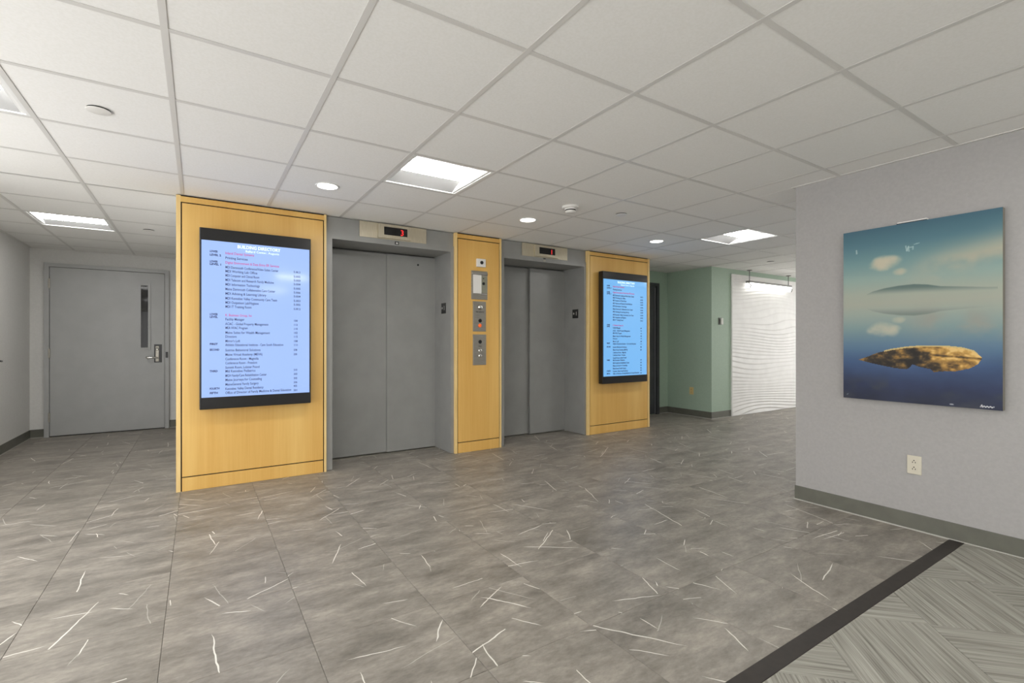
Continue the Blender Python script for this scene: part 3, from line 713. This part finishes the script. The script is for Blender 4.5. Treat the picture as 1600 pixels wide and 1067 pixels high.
# ------------------------------------------------------------------ canvas picture on the right wall
def picture():
    y0, y1, z0, z1 = 0.750, 1.520, 0.799, 1.924
    t = thing('canvas_picture', (XR, (y0+y1)/2, z0), 'tall canvas print of a golden rock in misty blue water on the right wall', 'picture')
    part(t, 'stretcher', bxm(XR-0.051, XR-0.006, y0, y1, z0, z1), M_PIC_BACK)
    nu, nv = 240, 320
    U, V = np.meshgrid((np.arange(nu)+0.5)/nu, (np.arange(nv)+0.5)/nv)
    rng = np.random.default_rng(3)
    def vnoise(fx, fy, oct=4, seed=0):
        r = np.random.default_rng(seed); out = np.zeros_like(U); amp = 1.0; tot = 0
        for o in range(oct):
            nx, ny = int(fx*2**o)+2, int(fy*2**o)+2
            g = r.random((ny+1, nx+1)); x = U*(nx-1); y = V*(ny-1)
            i = x.astype(int); j = y.astype(int); a = x-i; b2 = y-j
            a = a*a*(3-2*a); b2 = b2*b2*(3-2*b2)
            out += amp*((g[j,i]*(1-a)+g[j,i+1]*a)*(1-b2)+(g[j+1,i]*(1-a)+g[j+1,i+1]*a)*b2); tot += amp; amp *= 0.5
        return out/tot
    def ramp(x, stops):
        xs = [s[0] for s in stops]
        return np.stack([np.interp(x, xs, [s[1][k] for s in stops]) for k in range(3)], -1)
    C = ramp(V, [(0,(34,40,62)),(0.10,(40,52,84)),(0.22,(58,84,122)),(0.32,(88,118,142)),(0.42,(124,148,148)),(0.50,(150,162,152)),(0.56,(162,166,152)),(0.62,(160,168,154)),(0.70,(142,164,156)),(0.80,(112,146,148)),(0.90,(82,120,132)),(1.0,(64,100,116))])
    def over(C, c, a): a = np.clip(a, 0, 1)[..., None]; return C*(1-a) + np.array(c, float)*a
    sm = lambda x, a, b2: np.clip((x-a)/(b2-a), 0, 1)**2*(3-2*np.clip((x-a)/(b2-a), 0, 1))
    n1, n2, n3 = vnoise(3,5,5,1), vnoise(4,9,5,2), vnoise(10,16,4,5)
    # broad clouds, upper right, and their reflection
    band = np.exp(-((V-0.745-0.16*(U-0.75))/0.085)**2) * sm(U, 0.38, 0.72)
    C = over(C, (176,172,152), band*sm(n1, 0.30, 0.62)*0.95)
    band = np.exp(-((V-0.415+0.14*(U-0.75))/0.085)**2) * sm(U, 0.38, 0.72)
    C = over(C, (152,146,134), band*sm(n1[::-1], 0.30, 0.62)*0.95)
    # small bright cloud and reflection
    def cloud(C, cu, cv, k, sgn):
        d = ((U-cu)/0.115)**2 + ((V-cv)/0.042)**2 + (n3-0.5)*1.6
        a = sm(-d, -1.35, 0.15)
        C = over(C, (196,188,164), a*k)
        d2 = ((U-cu-0.10)/0.05)**2 + ((V-cv+sgn*0.055)/0.022)**2 + (n3-0.5)*1.2
        return over(C, (190,184,160), sm(-d2, -1.3, 0.2)*k*0.9)
    C = cloud(C, 0.305, 0.790, 0.95, 1); C = cloud(C, 0.295, 0.408, 0.85, -1)
    # hill and reflection
    hill = lambda u: np.interp(u, [0.0,0.17,0.22,0.30,0.40,0.50,0.58,0.66,0.80,0.92,1.0], [0,0,0.016,0.030,0.040,0.043,0.036,0.022,0.012,0.003,0])
    hh = hill(U)
    a = sm(0.622-0.010*U+hh-V, 0, 0.006)*sm(V-(0.612-0.02*U+hh*0.05), -0.002, 0.045)*(hh > 0.001)
    C = over(C, (92,112,108), a*1.0)
    a = sm(V-(0.535-0.02*U-hh*1.05), 0, 0.008)*sm((0.543-0.02*U-hh*0.05)-V, -0.002, 0.05)*(hh > 0.001)
    C = over(C, (112,124,118), a*0.9)
    # ripples, darker water, faint reflections low down
    C += ((n2-0.5)*26*sm(0.36-V, 0, 0.2))[..., None]*np.array([0.8,0.9,1.1])
    C = over(C, (62,64,70), sm(vnoise(3,7,4,9), 0.55, 0.75)*sm(0.17-V, 0, 0.1)*0.6)
    # rock with light from the right
    top = np.interp(U, [0.118,0.17,0.25,0.35,0.45,0.55,0.68,0.78,0.85,0.89], [0.234,0.248,0.275,0.296,0.309,0.316,0.316,0.308,0.292,0.262])
    bot = np.interp(U, [0.118,0.20,0.30,0.38,0.45,0.475,0.487,0.53,0.60,0.62,0.66,0.75,0.83,0.87,0.89], [0.232,0.216,0.201,0.190,0.186,0.200,0.216,0.203,0.192,0.176,0.182,0.186,0.204,0.226,0.250])
    ins = (U > 0.118) & (U < 0.89) & (V < top) & (V > bot)
    tt = np.clip((V-bot)/np.maximum(top-bot, 1e-3), 0, 1)
    gr = vnoise(18, 46, 4, 11); g2 = vnoise(40, 60, 3, 12)
    shade = 0.30 + 0.55*sm(U, 0.42, 0.85) + 0.55*(tt-0.45)*(0.4+0.6*sm(U,0.3,0.8)) + (gr-0.5)*1.0 + (g2-0.5)*0.5
    shade -= 0.35*np.exp(-((U-0.50)/0.035)**2)*(tt < 0.9)
    shade -= 0.55*np.exp(-((V-(0.268-0.05*(U-0.6)))/0.006)**2)*sm(U, 0.58, 0.66)
    R = ramp(np.clip(shade, 0, 1), [(0,(26,20,14)),(0.3,(66,52,30)),(0.55,(140,106,52)),(0.8,(196,152,76)),(1.0,(226,190,118))])
    C = np.where(ins[..., None], R, C)
    rim = (U > 0.30) & (U < 0.87) & (np.abs(V-top) < 0.004)
    C = np.where(rim[..., None], np.array([206,182,120.]), C)
    # pale strokes in the sky and the signature
    def stroke(C, pts, w, c):
        for (a0, b0), (a1, b1) in zip(pts, pts[1:]):
            px, py = (U-a0)*0.774, (V-b0)*1.131; dx, dy = (a1-a0)*0.774, (b1-b0)*1.131
            k = np.clip((px*dx+py*dy)/(dx*dx+dy*dy), 0, 1)
            d = np.hypot(px-k*dx, py-k*dy)
            C = over(C, c, sm(-d, -w, -w*0.4)*0.75)
        return C
    C = stroke(C, [(0.445,0.872),(0.452,0.845),(0.462,0.868),(0.465,0.842)], 0.005, (170,196,196))
    C = stroke(C, [(0.470,0.862),(0.492,0.864),(0.490,0.850)], 0.005, (160,188,190))
    C = stroke(C, [(0.500,0.876),(0.530,0.880)], 0.004, (160,188,190))
    C = stroke(C, [(0.100,0.885),(0.102,0.866)], 0.006, (176,196,196))
    C = stroke(C, [(0.885,0.011),(0.892,0.021),(0.897,0.011),(0.905,0.017),(0.912,0.012),(0.920,0.017),(0.928,0.012),(0.938,0.017),(0.946,0.012),(0.956,0.016)], 0.004, (225,225,225))
    C = stroke(C, [(0.718,0.012),(0.732,0.012)], 0.005, (215,215,215))
    C = stroke(C, [(0.028,0.020),(0.036,0.026)], 0.004, (120,130,140))
    C = np.clip(C, 0, 255)/255
    C = np.where(C <= 0.04045, C/12.92, ((C+0.055)/1.055)**2.4)
    xs = XR-0.0516
    verts = [(xs-XR, (y1-(y1-y0)*i/nu)-(y0+y1)/2, (z1-z0)*j/nv) for j in range(nv+1) for i in range(nu+1)]
    faces = [(j*(nu+1)+i, j*(nu+1)+i+1, (j+1)*(nu+1)+i+1, (j+1)*(nu+1)+i) for j in range(nv) for i in range(nu)]
    me = bpy.data.meshes.new('print'); me.from_pydata(verts, [], faces)
    at = me.color_attributes.new('paint', 'FLOAT_COLOR', 'CORNER')
    rgba = np.ones((nv*nu, 4)); rgba[:, :3] = C.reshape(-1, 3)
    at.data.foreach_set('color', np.repeat(rgba, 4, axis=0).astype(np.float32).ravel())
    m = mat('printed_canvas', (1,1,1,1), 0.45, spec=0.3)
    ca = N(m, 'ShaderNodeVertexColor', layer_name='paint'); LK(m, ca.outputs[0], BS(m).inputs['Base Color'])
    me.materials.append(m)
    o = bpy.data.objects.new('print', me); COL.objects.link(o); o.parent = t
    o['label'] = 'printed lake scene with rock, clouds and hill'
    part(t, 'hanger', bxm(XR-0.040, XR-0.006, 1.080, 1.228, z1, z1+0.007), M_BLACK)
    part(t, 'hanger_lip', bxm(XR-0.030, XR-0.006, 1.080, 1.228, z1+0.007, z1+0.016), M_WHITE)
picture()

# ------------------------------------------------------------------ outlets and thermostat
def outlet(axis_x, y, z, m, slot, label, name='power_outlet'):
    t = thing(name, (axis_x, y, z), label, 'outlet')
    part(t, 'cover_plate', bxm(axis_x-0.007, axis_x, y-0.036, y+0.036, z-0.058, z+0.058, bev=0.003), m)
    for dz in (-0.021, 0.021):
        f = part(t, 'socket', bxm(axis_x-0.009, axis_x-0.007, y-0.017, y+0.017, z+dz-0.015, z+dz+0.015, bev=0.0008), m)
        part(f, 'slot', bxm(axis_x-0.0096, axis_x-0.009, y-0.0085, y-0.005, z+dz-0.008, z+dz+0.001), slot)
        part(f, 'slot', bxm(axis_x-0.0096, axis_x-0.009, y+0.005, y+0.0085, z+dz-0.008, z+dz+0.001), slot)
        part(f, 'ground_hole', lathe([(0.0035, 0), (0.0035, -0.0007)], (axis_x-0.009, y, z+dz+0.008), 'X', 10), slot)
    return t
outlet(XR, 1.150, 0.408, M_IVORY, M_BLACKM, 'ivory double outlet on the grey wall below the canvas picture')
outlet(XG, 4.819, 0.403, M_YELLOW, mat('brown_slot', lin(120,90,40), 0.6), 'yellowed almond outlet low on the dark green wall')
t = thing('thermostat', (6.862, YG, 1.45), 'small grey thermostat on the green wall beside the wave panel', 'thermostat')
part(t, 'base', bxm(6.822, 6.902, YG-0.012, YG, 1.448, 1.558, bev=0.004), mat('thermostat_grey', lin(112,114,106), 0.45))
part(t, 'cover', bxm(6.852, 6.902, YG-0.034, YG-0.012, 1.452, 1.550, bev=0.004), mat('thermostat_light', lin(206,206,198), 0.4))
part(t, 'dial_window', bxm(6.826, 6.848, YG-0.0135, YG-0.012, 1.470, 1.535), M_BLACK)

# ------------------------------------------------------------------ wave relief wall
def wave_panel():
    x0, x1, z0, z1 = 7.155, XE-0.02, 0.004, 2.258
    t = thing('wave_panel', ((x0+x1)/2, YG-0.003, 0), 'tall white wall panel with sculpted wave ridges beside the green wall', 'wall panel')
    nx, nz = 120, 420
    X = np.linspace(x0, x1, nx); Z = np.linspace(z0, z1, nz)
    XX, ZZ = np.meshgrid(X, Z)
    ph = ZZ/0.064 + 0.75*np.sin(XX*1.3 + ZZ*2.6 + 0.6) + 0.40*np.sin(XX*1.9 - ZZ*3.7 + 2.0) + 0.8*np.sin(ZZ*7.3 + XX*0.5) + 0.16*np.sin(XX*3.7 + ZZ*6.1)
    fr = ph - np.floor(ph)
    saw = np.where(fr < 0.13, fr/0.13, 1-(fr-0.13)/0.87)
    saw = saw*saw*(3-2*saw)*0.5 + saw*0.5
    amp = 0.017*(0.45 + 0.55*(0.5+0.5*np.sin(XX*1.7 + ZZ*3.1 + 1.0)))*(0.6 + 0.4*np.sin(XX*0.9 - ZZ*5.0))
    d = 0.006 + np.abs(amp)*saw
    o = ORG[t]
    verts = [(X[i]-o.x, -d[j, i], Z[j]) for j in range(nz) for i in range(nx)]
    faces = [(j*nx+i, j*nx+i+1, (j+1)*nx+i+1, (j+1)*nx+i) for j in range(nz-1) for i in range(nx-1)]
    me = bpy.data.meshes.new('relief_face'); me.from_pydata(verts, [], faces)
    for p in me.polygons: p.use_smooth = True
    me.materials.append(noisy('white_relief_lacquer', lin(238,237,234), lin(232,231,228), 6, 0.5))
    f = bpy.data.objects.new('relief_face', me); COL.objects.link(f); f.parent = t
    part(t, 'backing_board', boxes((x0-0.004, x0, YG-0.026, YG-0.002, 0.0, z1+0.004), (x0, x1, YG-0.008, YG-0.002, 0.0, z1), (x0, x1, YG-0.02, YG-0.002, z1, z1+0.004)), MATS['white_relief_lacquer'])
wave_panel()

# tubular wall-washer hung just in front of it
def washer():
    xa, xb, y, z = 7.50, 8.76, 4.385, 2.150
    t = thing('tube_light', ((xa+xb)/2, y, H), 'long tubular light hung in front of the white wave panel', 'light')
    part(t, 'channel', bxm(xa-0.02, xb+0.02, y-0.036, y+0.036, z-0.016, z+0.016, bev=0.003), mat('grey_channel', lin(128,128,124), 0.4, 0.5))
    bm = bmesh.new(); n = 16; r = 0.055
    rings = []
    for x in (xa, xb):
        rings.append([bm.verts.new((x, y + r*0.75*math.cos(math.pi*k/n), z-0.014 - r*1.5*math.sin(math.pi*k/n))) for k in range(n+1)])
    for k in range(n): bm.faces.new((rings[0][k], rings[0][k+1], rings[1][k+1], rings[1][k]))
    for rg in rings: bm.faces.new(rg)
    bm.faces.new((rings[0][0], rings[1][0], rings[1][n], rings[0][n]))
    bmesh.ops.recalc_face_normals(bm, faces=bm.faces[:])
    part(t, 'diffuser', bm, M_WASH, True)
    for x in (xa-0.006, xb+0.006):
        part(t, 'end_bracket', tube([(x, y, z), (x, y-0.02, z-0.03), (x, y-0.048, z-0.06), (x, y-0.03, z-0.098)], 0.006), mat('bracket_grey', lin(120,120,116), 0.4, 0.6), True)
    for x in (xa+0.03, xb-0.03):
        part(t, 'hanger_rod', tube([(x, y, z), (x, y, H)], 0.006), MATS['bracket_grey'])
        part(t, 'canopy', lathe([(0.04, 0), (0.04, -0.006), (0.012, -0.012)], (x, y, H), 'Z', 20), MATS['bracket_grey'])
washer()

# ------------------------------------------------------------------ ceiling fixtures
def troffer(i, j, label):
    x0 = GX+i*GS+gw; x1 = x0+GS-2*gw; y0 = GY+j*GS+gw; y1 = y0+GS-2*gw
    xm, ym = (x0+x1)/2, (y0+y1)/2
    t = thing('ceiling_light', (xm, ym, H), label, 'light', 'square ceiling lights')
    f = 0.014
    part(t, 'frame', boxes((x0, x0+f, y0, y1, H+0.001, H+0.012), (x1-f, x1, y0, y1, H+0.001, H+0.012), (x0+f, x1-f, y0, y0+f, H+0.001, H+0.012), (x0+f, x1-f, y1-f, y1, H+0.001, H+0.012)), M_WHITEM)
    xa, xb, ya, yb = x0+f, x1-f, y0+f, y1-f
    hw, zt = 0.10, H+0.055
    for sgn, ye in ((-1, ya), (1, yb)):          # curved side reflectors
        bm = bmesh.new(); pr = []
        for k in range(7):
            q = k/6; yy = ye + (ym+sgn*hw-ye)*q; zz = H+0.006 + (zt-H-0.006)*math.sin(q*math.pi/2)
            pr.append((bm.verts.new((xa, yy, zz)), bm.verts.new((xb, yy, zz))))
        for a, c in zip(pr, pr[1:]): bm.faces.new((a[0], a[1], c[1], c[0]))
        part(t, 'reflector', bm, mat('satin_reflector', lin(150,150,149), 0.6), True)
    bm = bmesh.new(); pr = []
    for k in range(15):                          # bowed lens running along X
        q = -1+2*k/14; yy = ym+hw*q; zz = zt - 0.045*(1-q*q)
        pr.append((bm.verts.new((xa+0.02, yy, zz)), bm.verts.new((xb-0.02, yy, zz))))
    for a, c in zip(pr, pr[1:]): bm.faces.new((a[0], c[0], c[1], a[1]))
    bmesh.ops.recalc_face_normals(bm, faces=bm.faces[:])
    part(t, 'lens', bm, M_LENS, True)
    part(t, 'end_plate', bxm(xa, xa+0.02, ya, yb, H+0.006, zt+0.01), M_WHITEM)
    part(t, 'end_plate', bxm(xb-0.02, xb, ya, yb, H+0.006, zt+0.01), M_WHITEM)
    part(t, 'housing', bxm(x0, x1, y0, y1, zt+0.012, zt+0.03), M_WHITEM)
LAB = {(2,1): 'square ceiling light in front of the left elevator', (-2,1): 'square ceiling light cut by the left edge of the picture', (8,1): 'square ceiling light near the green walls and wave panel',
       (-2,6): 'square ceiling light in front of the grey door with narrow window', (2,-5): 'square ceiling light above the carpet, over the viewer', (-2,-5): 'square ceiling light above the carpet by the left wall',
       (5,-5): 'square ceiling light above the carpet by the picture wall', (2,-9): 'square ceiling light near the middle window', (-2,-9): 'square ceiling light near the left window', (12,0): 'square ceiling light in the corridor behind the picture wall, opposite the wave panel', (15,0): 'square ceiling light deep in the corridor by its end window'}
for c in LIGHT_CELLS: troffer(*c, LAB[c])

def downlight(x, y, label):
    t = thing('downlight', (x, y, H), label, 'light', 'round downlights before the elevators')
    part(t, 'trim_ring', lathe([(0.084, 0.003), (0.084, -0.003), (0.076, -0.004), (0.070, 0.0), (0.070, 0.003)], (x, y, H), 'Z', 40), M_WHITEM, True)
    part(t, 'lens', lathe([(0.070, 0.0005), (0.066, -0.0022), (0.03, -0.003)], (x, y, H), 'Z', 40), M_CAN, True)
downlight(0.812, 3.702, 'round downlight before the left maple panel, biggest of the three')
downlight(2.650, 3.706, 'round downlight before the narrow maple panel')
downlight(4.465, 3.700, 'round downlight before the right maple panel')

def sprinkler(x, y, label, r=0.052):
    t = thing('sprinkler_cover', (x, y, H), label, 'sprinkler', 'flush sprinkler covers')
    part(t, 'neck', lathe([(r*0.92, 0.003), (r*0.92, -0.004)], (x, y, H), 'Z', 32), M_BLACKM)
    part(t, 'cover_disc', lathe([(r, -0.004), (r, -0.0055), (r-0.003, -0.0065), (0.01, -0.007)], (x, y, H), 'Z', 40), M_WHITE, True)
sprinkler(-0.422, 3.097, 'flush white sprinkler disc left of the left maple panel')
sprinkler(3.250, 3.088, 'flush white sprinkler disc right of the smoke detector')
sprinkler(-0.435, 6.150, 'flush white sprinkler disc before the grey door')
sprinkler(6.995, 3.760, 'flush white sprinkler disc before the wave panel', 0.05)

t = thing('smoke_detector', (2.700, 3.150, H), 'round white smoke detector on the ceiling before the right elevator', 'detector')
c = (2.700, 3.150, H)
part(t, 'base_plate', lathe([(0.072, 0.003), (0.072, -0.010), (0.066, -0.016), (0.05, -0.018)], c, 'Z', 40), M_WHITE, True)
part(t, 'chamber', lathe([(0.050, -0.018), (0.050, -0.026), (0.044, -0.028), (0.044, -0.036), (0.048, -0.038), (0.042, -0.050), (0.015, -0.054)], c, 'Z', 40), M_WHITE, True)
part(t, 'vent_band', lathe([(0.0458, -0.0275), (0.0458, -0.0365)], c, 'Z', 40), M_BLACKM)
